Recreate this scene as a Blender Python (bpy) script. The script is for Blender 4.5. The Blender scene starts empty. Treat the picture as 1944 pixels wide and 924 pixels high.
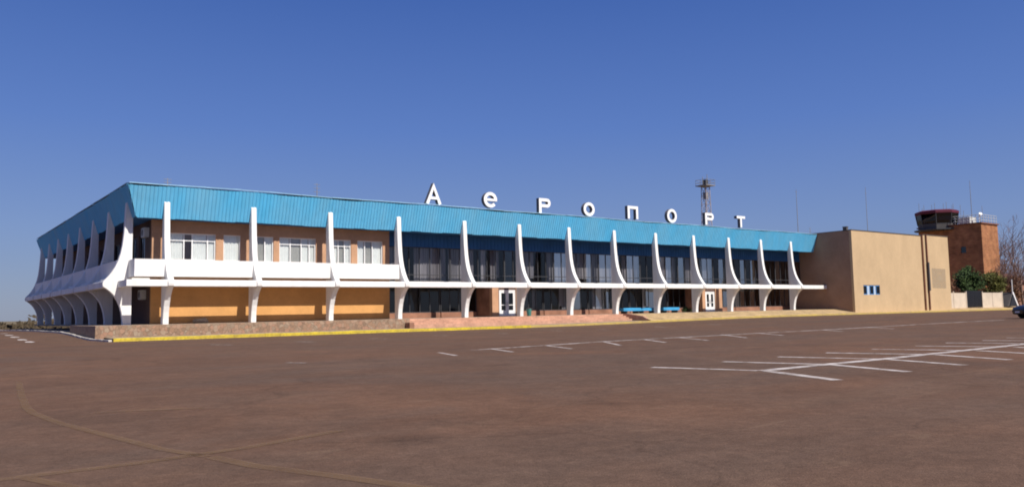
import bpy, math, random
from mathutils import Vector, Matrix
random.seed(7)
C = bpy.context.scene
COL = C.collection
# ------------------------------------------------------------------ camera
cd = bpy.data.cameras.new('camera'); cam = bpy.data.objects.new('camera', cd); COL.objects.link(cam)
right = Vector((0.79812, -0.60221, -0.0185)); up = Vector((-0.0361, -0.07846, 0.99626)); fwd = Vector((0.60141, 0.79447, 0.08436))
m = Matrix((right, up, -fwd)).transposed().to_4x4(); m.translation = Vector((-14.2964, -56.7041, 0.39))
cam.matrix_world = m
cd.sensor_width = 36; cd.lens = 36*1530.6/1944; cd.clip_start = .1; cd.clip_end = 20000
C.camera = cam
# ------------------------------------------------------------------ world, sun, exposure
SUN = Vector((0.2, -1.0, 1.05)).normalized()
EL = math.asin(SUN.z); AZ = math.atan2(SUN.x, SUN.y)
w = bpy.data.worlds.new('World'); C.world = w; w.use_nodes = True
nt = w.node_tree; bg = nt.nodes['Background']
sky = nt.nodes.new('ShaderNodeTexSky'); sky.sky_type = 'NISHITA'; sky.sun_disc = False
sky.sun_elevation = EL; sky.sun_rotation = AZ
sky.altitude = 0; sky.air_density = 1.0; sky.dust_density = 0.3; sky.ozone_density = 3.0
# the clear deep blue of a dry day: the sky texture mixed with a blue that deepens with elevation
BGS, EXP = 0.06, 0.35
tc = nt.nodes.new('ShaderNodeTexCoord'); sx_ = nt.nodes.new('ShaderNodeSeparateXYZ'); nt.links.new(tc.outputs['Generated'], sx_.inputs[0])
rp = nt.nodes.new('ShaderNodeValToRGB'); nt.links.new(sx_.outputs[2], rp.inputs['Fac'])
e = rp.color_ramp.elements; e[0].position = 0.0; e[0].color = (.215, .272, .43, 1); e[1].position = 1.0; e[1].color = (.02, .065, .28, 1)
for p, c in ((.10, (.170, .264, .555)), (.22, (.097, .197, .565)), (.40, (.038, .112, .44))):
    q = e.new(p); q.color = (*c, 1)
sc_ = nt.nodes.new('ShaderNodeVectorMath'); sc_.operation = 'SCALE'; sc_.inputs['Scale'].default_value = 1/(BGS*2**EXP); nt.links.new(rp.outputs[0], sc_.inputs[0])
mx_ = nt.nodes.new('ShaderNodeMix'); mx_.data_type = 'RGBA'; mx_.inputs['Factor'].default_value = .78
nt.links.new(sky.outputs[0], mx_.inputs['A']); nt.links.new(sc_.outputs[0], mx_.inputs['B']); nt.links.new(mx_.outputs['Result'], bg.inputs['Color'])
bg.inputs['Strength'].default_value = BGS
sl = bpy.data.lights.new('sun', 'SUN'); sl.energy = 4.8; sl.angle = math.radians(.53); sl.color = (1, .95, .87)
so = bpy.data.objects.new('sun', sl); COL.objects.link(so)
so.rotation_euler = SUN.to_track_quat('Z', 'Y').to_euler(); so.location = (0, -80, 80)
C.view_settings.view_transform = 'Standard'; C.view_settings.look = 'None'
C.view_settings.exposure = EXP; C.view_settings.gamma = 1; C.view_settings.use_curve_mapping = False
C.cycles.filter_width = 1.9
C.cycles.max_bounces = 8; C.cycles.transparent_max_bounces = 16

# ------------------------------------------------------------------ helpers
class MB:
    def __init__(s): s.v = []; s.f = []; s.sm = []
    def face(s, pts, sm=False):
        n = len(s.v); s.v += [tuple(p) for p in pts]; s.f.append(tuple(range(n, n+len(pts)))); s.sm.append(sm)
    def box(s, x0, x1, y0, y1, z0, z1):
        P = [(x0,y0,z0),(x1,y0,z0),(x1,y1,z0),(x0,y1,z0),(x0,y0,z1),(x1,y0,z1),(x1,y1,z1),(x0,y1,z1)]
        n = len(s.v); s.v += P
        for q in ((3,2,1,0),(4,5,6,7),(0,1,5,4),(1,2,6,5),(2,3,7,6),(3,0,4,7)):
            s.f.append(tuple(n+i for i in q)); s.sm.append(False)
        return s
    def grid(s, rows, sm=False, close=False):
        n = len(s.v); k = len(rows[0])
        for r in rows: s.v += [tuple(p) for p in r]
        for i in range(len(rows)-1):
            for j in range(k if close else k-1):
                a = n+i*k+j; b = n+i*k+(j+1) % k
                s.f.append((a, b, b+k, a+k)); s.sm.append(sm)
        return s
    def tube(s, pts, r, seg=6, cap=True, sm=True):
        pts = [Vector(p) for p in pts]; rr = r if isinstance(r, (list, tuple)) else [r]*len(pts)
        rows = []
        for i, p in enumerate(pts):
            d = (pts[min(i+1, len(pts)-1)]-pts[max(i-1, 0)]).normalized()
            a = d.cross(Vector((0, 0, 1)) if abs(d.z) < .95 else Vector((1, 0, 0))).normalized(); b = d.cross(a)
            rows.append([p+(a*math.cos(t*2*math.pi/seg)+b*math.sin(t*2*math.pi/seg))*rr[i] for t in range(seg)])
        s.grid(rows, sm, True)
        if cap: s.face(rows[0][::-1]); s.face(rows[-1])
        return s
    def prism(s, poly, axis, a0, a1):
        # poly (p,q) extruded along axis 'x' (p=y,q=z), 'y' (p=x,q=z) or 'z' (p=x,q=y)
        f = {'x': lambda p, q, a: (a, p, q), 'y': lambda p, q, a: (p, a, q), 'z': lambda p, q, a: (p, q, a)}[axis]
        A = [f(p, q, a0) for p, q in poly]; B = [f(p, q, a1) for p, q in poly]
        s.face(A); s.face(B[::-1])
        for i in range(len(poly)):
            j = (i+1) % len(poly); s.face([A[j], A[i], B[i], B[j]])
        return s
    def build(s, name, mat, parent=None, fix=True):
        me = bpy.data.meshes.new(name); me.from_pydata(s.v, [], s.f); me.update()
        for p, k in zip(me.polygons, s.sm): p.use_smooth = k
        if fix:
            import bmesh
            b = bmesh.new(); b.from_mesh(me); bmesh.ops.recalc_face_normals(b, faces=b.faces); b.to_mesh(me); b.free()
        if mat: me.materials.append(mat)
        o = bpy.data.objects.new(name, me); COL.objects.link(o)
        if parent: o.parent = parent
        return o
def tag(o, label=None, cat=None, group=None, kind=None):
    for k, v in (('label', label), ('category', cat), ('group', group), ('kind', kind)):
        if v: o[k] = v
    return o
def empty(name, loc, label, cat, group=None, rz=0):
    o = bpy.data.objects.new(name, None); COL.objects.link(o); o.location = loc; o.rotation_euler = (0, 0, rz)
    o.empty_display_size = .2
    return tag(o, label, cat, group)
def copy_tree(o, parent=None):
    c = o.copy(); COL.objects.link(c)
    if parent: c.parent = parent
    for ch in list(o.children): copy_tree(ch, c)
    return c
def S(t): t = min(1, max(0, t)); return t*t*(3-2*t)
def G(x, y): return -.93+.25*S((x-25)/38)+.38*S((y+4)/16)

# ------------------------------------------------------------------ materials
def mat(name, col, rough=.8, var=.12, scale=1.5, bump=0., bscale=30., col2=None, spec=.3, metal=0, fine=0., fscale=60, stretch=(1, 1, 1)):
    M = bpy.data.materials.new(name); M.use_nodes = True; t = M.node_tree; N = t.nodes; L = t.links
    b = N['Principled BSDF']; b.inputs['Roughness'].default_value = rough; b.inputs['Specular IOR Level'].default_value = spec; b.inputs['Metallic'].default_value = metal
    g = N.new('ShaderNodeNewGeometry'); mp = N.new('ShaderNodeMapping'); mp.inputs['Scale'].default_value = stretch
    L.new(g.outputs['Position'], mp.inputs['Vector'])
    n = N.new('ShaderNodeTexNoise'); n.inputs['Scale'].default_value = scale; n.inputs['Detail'].default_value = 5; n.inputs['Roughness'].default_value = .65
    L.new(mp.outputs[0], n.inputs['Vector'])
    r = N.new('ShaderNodeValToRGB'); r.color_ramp.elements[0].position = .3; r.color_ramp.elements[1].position = .7
    c2 = col2 or tuple(c*(1-2*var) for c in col); c1 = col if col2 else tuple(min(1, c*(1+var)) for c in col)
    r.color_ramp.elements[0].color = (*c2, 1); r.color_ramp.elements[1].color = (*c1, 1)
    L.new(n.outputs['Fac'], r.inputs['Fac']); out = r.outputs['Color']
    if fine:
        n2 = N.new('ShaderNodeTexNoise'); n2.inputs['Scale'].default_value = fscale; n2.inputs['Detail'].default_value = 3; L.new(mp.outputs[0], n2.inputs['Vector'])
        mr = N.new('ShaderNodeMapRange'); mr.inputs['From Min'].default_value = .3; mr.inputs['From Max'].default_value = .7; mr.inputs['To Min'].default_value = 1-fine; mr.inputs['To Max'].default_value = 1+fine
        L.new(n2.outputs['Fac'], mr.inputs['Value'])
        mx = N.new('ShaderNodeVectorMath'); mx.operation = 'SCALE'; L.new(out, mx.inputs[0]); L.new(mr.outputs[0], mx.inputs['Scale']); out = mx.outputs[0]
    L.new(out, b.inputs['Base Color'])
    if bump:
        n3 = N.new('ShaderNodeTexNoise'); n3.inputs['Scale'].default_value = bscale; n3.inputs['Detail'].default_value = 3; L.new(g.outputs['Position'], n3.inputs['Vector'])
        bp = N.new('ShaderNodeBump'); bp.inputs['Strength'].default_value = bump; bp.inputs['Distance'].default_value = .02
        L.new(n3.outputs['Fac'], bp.inputs['Height']); L.new(bp.outputs[0], b.inputs['Normal'])
    return M
def worn(name, col, cover=.5, scale=3., soft=.12, rough=.8):
    # paint that is partly worn through to whatever lies under it
    M = bpy.data.materials.new(name); M.use_nodes = True; t = M.node_tree; N = t.nodes; L = t.links
    b = N['Principled BSDF']; b.inputs['Base Color'].default_value = (*col, 1); b.inputs['Roughness'].default_value = rough
    g = N.new('ShaderNodeNewGeometry'); n = N.new('ShaderNodeTexNoise'); n.inputs['Scale'].default_value = scale; n.inputs['Detail'].default_value = 8; n.inputs['Roughness'].default_value = .7
    L.new(g.outputs['Position'], n.inputs['Vector'])
    mr = N.new('ShaderNodeMapRange'); c = .5+(.5-cover)*.35
    mr.inputs['From Min'].default_value = c-soft; mr.inputs['From Max'].default_value = c+soft; L.new(n.outputs['Fac'], mr.inputs['Value'])
    tr = N.new('ShaderNodeBsdfTransparent'); mx = N.new('ShaderNodeMixShader')
    L.new(mr.outputs[0], mx.inputs[0]); L.new(tr.outputs[0], mx.inputs[1]); L.new(b.outputs[0], mx.inputs[2])
    L.new(mx.outputs[0], N['Material Output'].inputs['Surface'])
    return M
def brick(name, c1, c2, mortar, sc=1., bw=.5, bh=.22, rot=None, ms=.015, rough=.85):
    M = bpy.data.materials.new(name); M.use_nodes = True; t = M.node_tree; N = t.nodes; L = t.links
    b = N['Principled BSDF']; b.inputs['Roughness'].default_value = rough; b.inputs['Specular IOR Level'].default_value = .2
    g = N.new('ShaderNodeNewGeometry'); sx = N.new('ShaderNodeSeparateXYZ'); L.new(g.outputs['Position'], sx.inputs[0])
    ad = N.new('ShaderNodeMath'); ad.operation = 'ADD'; L.new(sx.outputs[0], ad.inputs[0]); L.new(sx.outputs[1], ad.inputs[1])
    cb = N.new('ShaderNodeCombineXYZ'); L.new(ad.outputs[0], cb.inputs[0]); L.new(sx.outputs[2], cb.inputs[1])
    k = N.new('ShaderNodeTexBrick'); k.inputs['Scale'].default_value = sc; k.inputs['Brick Width'].default_value = bw; k.inputs['Row Height'].default_value = bh; k.inputs['Mortar Size'].default_value = ms
    k.inputs['Color1'].default_value = (*c1, 1); k.inputs['Color2'].default_value = (*c2, 1); k.inputs['Mortar'].default_value = (*mortar, 1); k.inputs['Bias'].default_value = 0
    L.new(cb.outputs[0], k.inputs['Vector'])
    n = N.new('ShaderNodeTexNoise'); n.inputs['Scale'].default_value = .9; n.inputs['Detail'].default_value = 6; L.new(g.outputs['Position'], n.inputs['Vector'])
    mr = N.new('ShaderNodeMapRange'); mr.inputs['From Min'].default_value = .3; mr.inputs['From Max'].default_value = .7; mr.inputs['To Min'].default_value = .7; mr.inputs['To Max'].default_value = 1.25; L.new(n.outputs['Fac'], mr.inputs['Value'])
    mx = N.new('ShaderNodeVectorMath'); mx.operation = 'SCALE'; L.new(k.outputs['Color'], mx.inputs[0]); L.new(mr.outputs[0], mx.inputs['Scale'])
    L.new(mx.outputs[0], b.inputs['Base Color'])
    return M
def glass(name, tint=(.83, .82, .84), gloss=.06, rough=.03, mx_=.42):
    M = bpy.data.materials.new(name); M.use_nodes = True; t = M.node_tree; N = t.nodes; L = t.links
    tr = N.new('ShaderNodeBsdfTransparent'); tr.inputs['Color'].default_value = (*tint, 1)
    gl = N.new('ShaderNodeBsdfGlossy'); gl.inputs['Roughness'].default_value = rough; gl.inputs['Color'].default_value = (.9, .93, .95, 1)
    lw = N.new('ShaderNodeLayerWeight'); lw.inputs['Blend'].default_value = .35
    mr = N.new('ShaderNodeMapRange'); mr.inputs['To Min'].default_value = gloss*.6; mr.inputs['To Max'].default_value = mx_
    L.new(lw.outputs['Fresnel'], mr.inputs['Value'])
    g = N.new('ShaderNodeNewGeometry'); n = N.new('ShaderNodeTexNoise'); n.inputs['Scale'].default_value = .7; L.new(g.outputs['Position'], n.inputs['Vector'])
    bp = N.new('ShaderNodeBump'); bp.inputs['Strength'].default_value = .06; bp.inputs['Distance'].default_value = .05; L.new(n.outputs['Fac'], bp.inputs['Height']); L.new(bp.outputs[0], gl.inputs['Normal'])
    mx = N.new('ShaderNodeMixShader'); L.new(mr.outputs[0], mx.inputs[0]); L.new(tr.outputs[0], mx.inputs[1]); L.new(gl.outputs[0], mx.inputs[2])
    L.new(mx.outputs[0], N['Material Output'].inputs['Surface'])
    return M
def asphalt():
    M = bpy.data.materials.new('asphalt'); M.use_nodes = True; t = M.node_tree; N = t.nodes; L = t.links
    b = N['Principled BSDF']; b.inputs['Roughness'].default_value = .92; b.inputs['Specular IOR Level'].default_value = .1
    g = N.new('ShaderNodeNewGeometry')
    def noise(sc, det, st=(1, 1, 1), rot=0, dist=0):
        mp = N.new('ShaderNodeMapping'); mp.inputs['Scale'].default_value = st; mp.inputs['Rotation'].default_value = (0, 0, rot)
        L.new(g.outputs['Position'], mp.inputs['Vector'])
        n = N.new('ShaderNodeTexNoise'); n.inputs['Scale'].default_value = sc; n.inputs['Detail'].default_value = det; n.inputs['Roughness'].default_value = .6; n.inputs['Distortion'].default_value = dist
        L.new(mp.outputs[0], n.inputs['Vector']); return n.outputs['Fac']
    def rng(v, a, b_, lo, hi):
        r = N.new('ShaderNodeMapRange'); r.inputs['From Min'].default_value = a; r.inputs['From Max'].default_value = b_; r.inputs['To Min'].default_value = lo; r.inputs['To Max'].default_value = hi
        L.new(v, r.inputs['Value']); return r.outputs[0]
    mix = N.new('ShaderNodeMix'); mix.data_type = 'RGBA'
    mix.inputs['A'].default_value = (.114, .065, .043, 1); mix.inputs['B'].default_value = (.139, .076, .048, 1)
    L.new(rng(noise(.16, 6, (1, 1, 1), .3, .5), .36, .64, 0, 1), mix.inputs['Factor'])
    out = mix.outputs['Result']
    # dusty tracks along the lot
    mix2 = N.new('ShaderNodeMix'); mix2.data_type = 'RGBA'; mix2.inputs['B'].default_value = (.165, .098, .062, 1); L.new(out, mix2.inputs['A'])
    L.new(rng(noise(.5, 5, (.22, 2.2, 1), -.12, .8), .54, .72, 0, .45), mix2.inputs['Factor']); out = mix2.outputs['Result']
    mix3 = N.new('ShaderNodeMix'); mix3.data_type = 'RGBA'; mix3.inputs['B'].default_value = (.105, .070, .052, 1); L.new(out, mix3.inputs['A'])
    L.new(rng(noise(.11, 7, (1, 1.6, 1), .5, 1.2), .42, .66, 0, .7), mix3.inputs['Factor']); out = mix3.outputs['Result']
    mix4 = N.new('ShaderNodeMix'); mix4.data_type = 'RGBA'; mix4.inputs['B'].default_value = (.175, .112, .074, 1); L.new(out, mix4.inputs['A'])
    L.new(rng(noise(1.6, 7, (.5, 1.4, 1), .2, 1.5), .60, .72, 0, .5), mix4.inputs['Factor']); out = mix4.outputs['Result']
    mul = None
    for v, lo, hi in ((noise(.8, 7, (1, 1, 1), 0, .6), .88, 1.12), (noise(5, 5), .88, 1.12), (noise(22, 3), .88, 1.12), (noise(90, 2), .65, 1.35)):
        x = rng(v, .3, .7, lo, hi)
        if mul is None: mul = x
        else:
            q = N.new('ShaderNodeMath'); q.operation = 'MULTIPLY'; L.new(mul, q.inputs[0]); L.new(x, q.inputs[1]); mul = q.outputs[0]
    # darker oil drips
    vo = N.new('ShaderNodeTexVoronoi'); vo.inputs['Scale'].default_value = .33; L.new(g.outputs['Position'], vo.inputs['Vector'])
    q = N.new('ShaderNodeMath'); q.operation = 'MULTIPLY'; L.new(mul, q.inputs[0]); L.new(rng(vo.outputs['Distance'], .03, .16, .72, 1), q.inputs[1]); mul = q.outputs[0]
    # hairline cracks
    nd = N.new('ShaderNodeTexNoise'); nd.inputs['Scale'].default_value = .6; nd.inputs['Detail'].default_value = 5; L.new(g.outputs['Position'], nd.inputs['Vector'])
    va = N.new('ShaderNodeVectorMath'); va.operation = 'MULTIPLY_ADD'; va.inputs[1].default_value = (2.2, 2.2, 0); L.new(nd.outputs['Color'], va.inputs[0]); L.new(g.outputs['Position'], va.inputs[2])
    vc = N.new('ShaderNodeTexVoronoi'); vc.feature = 'DISTANCE_TO_EDGE'; vc.inputs['Scale'].default_value = .17; L.new(va.outputs[0], vc.inputs['Vector'])
    q = N.new('ShaderNodeMath'); q.operation = 'MULTIPLY'; L.new(mul, q.inputs[0]); L.new(rng(vc.outputs['Distance'], .0, .006, .80, 1), q.inputs[1]); mul = q.outputs[0]
    sc = N.new('ShaderNodeVectorMath'); sc.operation = 'SCALE'; L.new(out, sc.inputs[0]); L.new(mul, sc.inputs['Scale'])
    L.new(sc.outputs[0], b.inputs['Base Color'])
    bp = N.new('ShaderNodeBump'); bp.inputs['Strength'].default_value = .5; bp.inputs['Distance'].default_value = .01; L.new(noise(60, 3), bp.inputs['Height']); L.new(bp.outputs[0], b.inputs['Normal'])
    return M
def stone():
    M = bpy.data.materials.new('rubble_stone'); M.use_nodes = True; t = M.node_tree; N = t.nodes; L = t.links
    b = N['Principled BSDF']; b.inputs['Roughness'].default_value = .85
    g = N.new('ShaderNodeNewGeometry'); v = N.new('ShaderNodeTexVoronoi'); v.inputs['Scale'].default_value = 4.2; L.new(g.outputs['Position'], v.inputs['Vector'])
    r = N.new('ShaderNodeValToRGB'); e = r.color_ramp.elements
    e[0].color = (.22, .145, .095, 1); e[1].color = (.33, .25, .175, 1)
    for p, c in ((.3, (.30, .18, .11)), (.55, (.26, .19, .13)), (.75, (.34, .19, .12))):
        x = e.new(p); x.color = (*c, 1)
    sp = N.new('ShaderNodeSeparateColor'); L.new(v.outputs['Color'], sp.inputs[0]); L.new(sp.outputs[0], r.inputs['Fac'])
    v2 = N.new('ShaderNodeTexVoronoi'); v2.feature = 'DISTANCE_TO_EDGE'; v2.inputs['Scale'].default_value = 4.2; L.new(g.outputs['Position'], v2.inputs['Vector'])
    mr = N.new('ShaderNodeMapRange'); mr.inputs['From Max'].default_value = .06; mr.inputs['To Min'].default_value = .55; L.new(v2.outputs['Distance'], mr.inputs['Value'])
    s = N.new('ShaderNodeVectorMath'); s.operation = 'SCALE'; L.new(r.outputs[0], s.inputs[0]); L.new(mr.outputs[0], s.inputs['Scale']); L.new(s.outputs[0], b.inputs['Base Color'])
    return M

m_white = mat('white_plaster', (.81, .80, .78), .78, .05, 1.3, fine=.03, fscale=8, col2=(.69, .67, .635), stretch=(1.6, 1.6, .22))
m_letter = mat('white_sign_paint', (.82, .82, .82), .5, .04, 2)
m_letter_side = mat('dull_grey_sheet', (.16, .15, .15), .6, .1, 2)
m_blue = mat('blue_sheet_metal', (.088, .43, .70), .55, .07, .5, spec=.2, fine=.06, fscale=3., col2=(.15, .43, .63), stretch=(1, 1, .2))
m_cap = mat('pale_blue_flashing', (.30, .52, .66), .5, .15, 1.2)
m_tan = mat('orange_tan_render', (.58, .30, .105), .9, .07, .7, fine=.04, fscale=10)
m_pier = mat('pinkish_tan_render', (.49, .28, .165), .9, .08, .9, fine=.05, fscale=10)
m_annex = mat('cream_render', (.50, .355, .205), .92, .06, .45, fine=.04, fscale=6, stretch=(1, 1, .5))
m_annex_side = mat('brown_side_render', (.345, .21, .14), .92, .1, .4, fine=.05, fscale=6)  # annex side and back walls, a darker brown than the cream front
m_sidewall = mat('shaded_brown_render', (.10, .062, .05), .9, .12, .7)  # shade on the left side wall is put into this dark colour

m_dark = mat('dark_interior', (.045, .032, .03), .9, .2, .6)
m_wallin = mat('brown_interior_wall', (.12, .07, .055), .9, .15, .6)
m_soffit = mat('blue_soffit_boards', (.03, .12, .30), .7, .1, .7)
m_pvc = mat('white_window_frame', (.78, .78, .77), .45, .04, 2)
m_blind = mat('white_window_blind', (.84, .85, .82), .9, .05, 1.2)
m_blindgrey = mat('greyish_window_blind', (.42, .41, .38), .9, .08, 1.2)
m_alum = mat('dark_mullion', (.06, .06, .065), .5, .1, 3)
m_curtain = mat('grey_curtain', (.36, .355, .37), .95, .25, 1.1, stretch=(2.2, 1, .12), col2=(.13, .125, .13))
m_glass = glass('hall_glass'); m_wglass = glass('window_glass', (.97, .98, .98), .05, .03, .3)
m_redbrick = brick('red_brick', (.26, .10, .06), (.32, .13, .075), (.26, .17, .12), bw=.26, bh=.08)
m_tower = brick('tower_brick', (.28, .105, .045), (.38, .165, .065), (.28, .15, .09), bw=.5, bh=.16, ms=.02)
m_terra = mat('terracotta_tiles', (.50, .28, .19), .85, .14, 1.2, fine=.12, fscale=5)
m_terrace = mat('terrace_concrete', (.36, .28, .21), .9, .12, .9, fine=.08, fscale=12)
m_stone = stone()
m_walk = mat('dusty_pavement', (.30, .22, .16), .9, .15, .8, fine=.1, fscale=9)
m_verge = mat('dry_grass', (.46, .315, .16), .95, .2, 1.2, fine=.25, fscale=14, bump=.6, bscale=18)
m_yellow = mat('yellow_kerb_paint', (.62, .47, .035), .75, .12, 1.6, col2=(.40, .29, .05), fine=.2, fscale=7)
m_yellowold = mat('faded_yellow_kerb', (.52, .38, .09), .85, .12, 1.2, col2=(.36, .26, .11), fine=.1, fscale=10)
m_kerb = mat('whitewashed_kerb', (.52, .47, .42), .85, .15, 1.5, fine=.1, fscale=10)
m_earth = mat('dry_field', (.17, .13, .07), .95, .2, .05, fine=.2, fscale=.6)
m_scrub = mat('brown_scrub', (.07, .05, .028), .95, .3, .8)
m_asph = asphalt()
m_line = worn('worn_white_paint', (.66, .58, .53), .60, 2.6, .22)
m_row = worn('patchy_white_paint', (.60, .53, .48), .52, 1.6, .14)
m_faint = worn('nearly_gone_white_paint', (.46, .40, .36), .42, 3.5, .2)
m_oldyel = worn('faded_yellow_paint', (.21, .122, .058), .30, 1.6, .5)
m_pole = mat('grey_steel', (.28, .27, .27), .5, .1, 2, metal=.2)
m_rust = mat('rusty_pipe', (.20, .08, .05), .8, .2, 2)
m_bframe = mat('blue_window_frame', (.07, .22, .48), .5, .05, 2)
m_bpier = mat('pale_blue_panel', (.42, .52, .64), .6, .06, 2)
m_black = mat('black_paint', (.012, .012, .014), .3, .1, 2, spec=.5)
m_maroon = mat('maroon_roof_edge', (.11, .016, .034), .7, .1, 1)
m_cabglass = glass('cab_glass', (.08, .085, .10), .08)
m_fence = mat('cream_fence_panel', (.55, .46, .36), .9, .08, .8)
m_bark = mat('grey_brown_bark', (.16, .11, .09), .95, .2, 3)
m_twig = mat('bare_twigs', (.20, .12, .10), .95, .2, 3)
m_leaf = mat('dark_green_leaves', (.055, .095, .020), .8, .3, .9, col2=(.022, .040, .012))
m_olive = mat('olive_leaves', (.125, .120, .022), .8, .3, .9, col2=(.055, .055, .012))
m_dry = mat('reddish_dry_leaves', (.16, .075, .035), .9, .3, .9, col2=(.09, .045, .03))
m_bench = mat('bright_blue_paint', (.05, .30, .55), .5, .08, 2)
m_teal = mat('teal_plastic', (.06, .20, .17), .5, .08, 2)
m_roof = mat('roof_felt', (.10, .09, .085), .95, .15, .5)
m_acw = mat('air_conditioner_casing', (.55, .55, .53), .5, .05, 2)
m_sack = mat('dark_sacking', (.05, .035, .03), .95, .2, 3)
m_tyre = mat('tyre_rubber', (.018, .018, .018), .85, .1, 3)
m_lamp = mat('lamp_lens', (.45, .46, .48), .15, .05, 3, spec=.6)
m_houseroof = mat('brown_tile_roof', (.20, .085, .055), .9, .2, 1.5)

# ------------------------------------------------------------------ setting: ground, asphalt, kerbs, markings
def sheet(name, x0, x1, y0, y1, nx, ny, dz, mt, fz=G):
    b = MB(); b.grid([[(x0+(x1-x0)*i/nx, y0+(y1-y0)*j/ny, fz(x0+(x1-x0)*i/nx, y0+(y1-y0)*j/ny)+dz) for i in range(nx+1)] for j in range(ny+1)], True)
    return tag(b.build(name, mt, fix=False), kind='structure')
sheet('ground', -4000, 6000, -1500, 8000, 2, 2, 0, m_earth, lambda x, y: -1.1)
sheet('asphalt_lot', -90, 190, -130, 52, 112, 72, 0, m_asph)
def ribbon(pts, wd, dz, b):
    P = []
    for i in range(len(pts)-1):
        a, c = Vector(pts[i]), Vector(pts[i+1]); n = max(1, int((c-a).length/.8))
        P += [a+(c-a)*k/n for k in range(n)]
    P.append(Vector(pts[-1])); rows = []
    for i, p in enumerate(P):
        d = (P[min(i+1, len(P)-1)]-P[max(i-1, 0)]).normalized(); nrm = Vector((-d.y, d.x))
        r = []
        for s in (-.5, .5):
            q = p+nrm*wd*s; r.append((q.x, q.y, G(q.x, q.y)+dz))
        rows.append(r)
    b.grid(rows)
def marking(name, lines, wd, mt, dz=.006):
    b = MB()
    for l in lines: ribbon(l, wd, dz, b)
    return tag(b.build(name, mt, fix=False), kind='structure')
bays = []
for k in range(10):
    x = .05+2.42*k; j = random.uniform(-.12, .12)
    bays.append([(x-.6+j, -43.7+random.uniform(-.15, .15)), (x, -46.2)])
    bays.append([(x, -46.42), (x-.95+j, -48.6)])
marking('parking_bay_lines', bays, .24, m_line)
marking('parking_spine_line', [[(.02, -46.31), (5.3, -46.3), (14.5, -45.95), (40, -45.6)]], .30, m_line, .010)
marking('parking_row_line', [[(1.8, -33.0), (4.65, -32.5), (9.56, -31.7), (20.8, -31.2), (30.8, -31.2), (37.8, -31.5), (46, -32.7)]], .28, m_row)
marking('parking_row_ticks', [[(.17, -33.4), (-.57, -35.61)], [(2.75, -32.83), (1.81, -35.35)], [(5.58, -32.5), (4.31, -35.44)], [(9.2, -31.9), (7.07, -35.04)], [(11.74, -31.8), (9.79, -34.8)], [(14.19, -31.6), (12.16, -34.95)], [(18.0, -31.0), (15.17, -34.6)], [(20.76, -31.0), (18.26, -34.35)], [(26.48, -31.15), (24.26, -33.72)], [(31, -31.2), (29, -33.9)]], .15, m_line, .010)
marking('worn_bay_dashes', [[(11.1, -15.3), (11.5, -16.4)], [(15.7, -15.0), (15.3, -17.0)], [(20.7, -14.4), (20.5, -16.2)], [(24.6, -15.0), (23.8, -17.0)], [(-2.2, -16.2), (-1.7, -17.9)], [(2.0, -16.5), (2.2, -18.4)], [(6.4, -16.0), (6.5, -17.9)], [(30.5, -15), (29.5, -17)], [(36.5, -15), (35.4, -17)], [(-5.5, -34.4), (-5.2, -35)]], .22, m_faint)
marking('old_yellow_lines', [[(-14.6, -48.6), (-13.4, -48.62), (-12.5, -48.6), (-11.5, -48.45), (-10.2, -48.0)], [(-11.9, -48.75), (-11.75, -49.5), (-11.4, -50.4), (-11.0, -51.6)]], .15, m_oldyel)
marking('old_yellow_curve', [[(-12.2, -36.0), (-12.55, -40.0), (-12.72, -42.2), (-12.74, -43.2), (-12.62, -44.8), (-12.38, -46.4), (-12.15, -47.9), (-11.92, -48.7)], [(-12.05, -43.8), (-11.4, -44.1), (-10.7, -44.4)], [(-13.4, -48.7), (-13.0, -49.9)]], .12, m_oldyel)
# dots of paint at far left
b = MB()
for x, y in ((-8.1, -.4), (-8.2, 2.4), (-8.25, 5.8), (-8.3, 9), (-8.0, 16)):
    n = 12; b.face([(x+.28*math.cos(i*6.283/n)*random.uniform(.8, 1.1), y+.8*math.sin(i*6.283/n), G(x, y+.8*math.sin(i*6.283/n))+.014) for i in range(n)])
tag(b.build('painted_dots', m_line, fix=False), kind='structure')
# kerbs
def kerb(name, pts, wd, h, mt, seg=1.0, gap=.012):
    b = MB()
    for i in range(len(pts)-1):
        a, c = Vector(pts[i]), Vector(pts[i+1]); n = max(1, round((c-a).length/seg)); d = (c-a)/n
        nr = Vector((-d.y, d.x)).normalized()*wd/2; u = d.normalized()*gap/2
        for k in range(n):
            p, q = a+d*k+u, a+d*(k+1)-u; jz = random.uniform(-.012, .012); jy = nr.normalized()*random.uniform(-.012, .012)
            P = [p-nr+jy, q-nr+jy, q+nr+jy, p+nr+jy]; hh = h+jz
            bt = [(v.x, v.y, G(v.x, v.y)-.12) for v in P]; tp = [(v.x, v.y, G(v.x, v.y)+hh-.02) for v in P]
            cen = sum(P, Vector((0, 0)))/4; t2 = [(cen.x+(v.x-cen.x)*.97, cen.y+(v.y-cen.y)*.86, G(v.x, v.y)+hh) for v in P]
            b.grid([bt, tp, t2], False, True); b.face(t2)
    return tag(b.build(name, mt), kind='structure')
kerb('yellow_kerb', [(-4.3, -4.45), (27, -4.45)], .2, .21, m_yellow)
kerb('faded_yellow_kerb', [(27, -4.45), (78, -4.6), (150, -5.2)], .2, .18, m_yellowold)
kerb('white_kerb', [(-4.42, -4.3), (-4.9, -1.2), (-4.95, 13), (-5.0, 24), (-5.6, 32), (-6.8, 39), (-9, 42), (-60, 44)], .2, .12, m_kerb)
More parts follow.
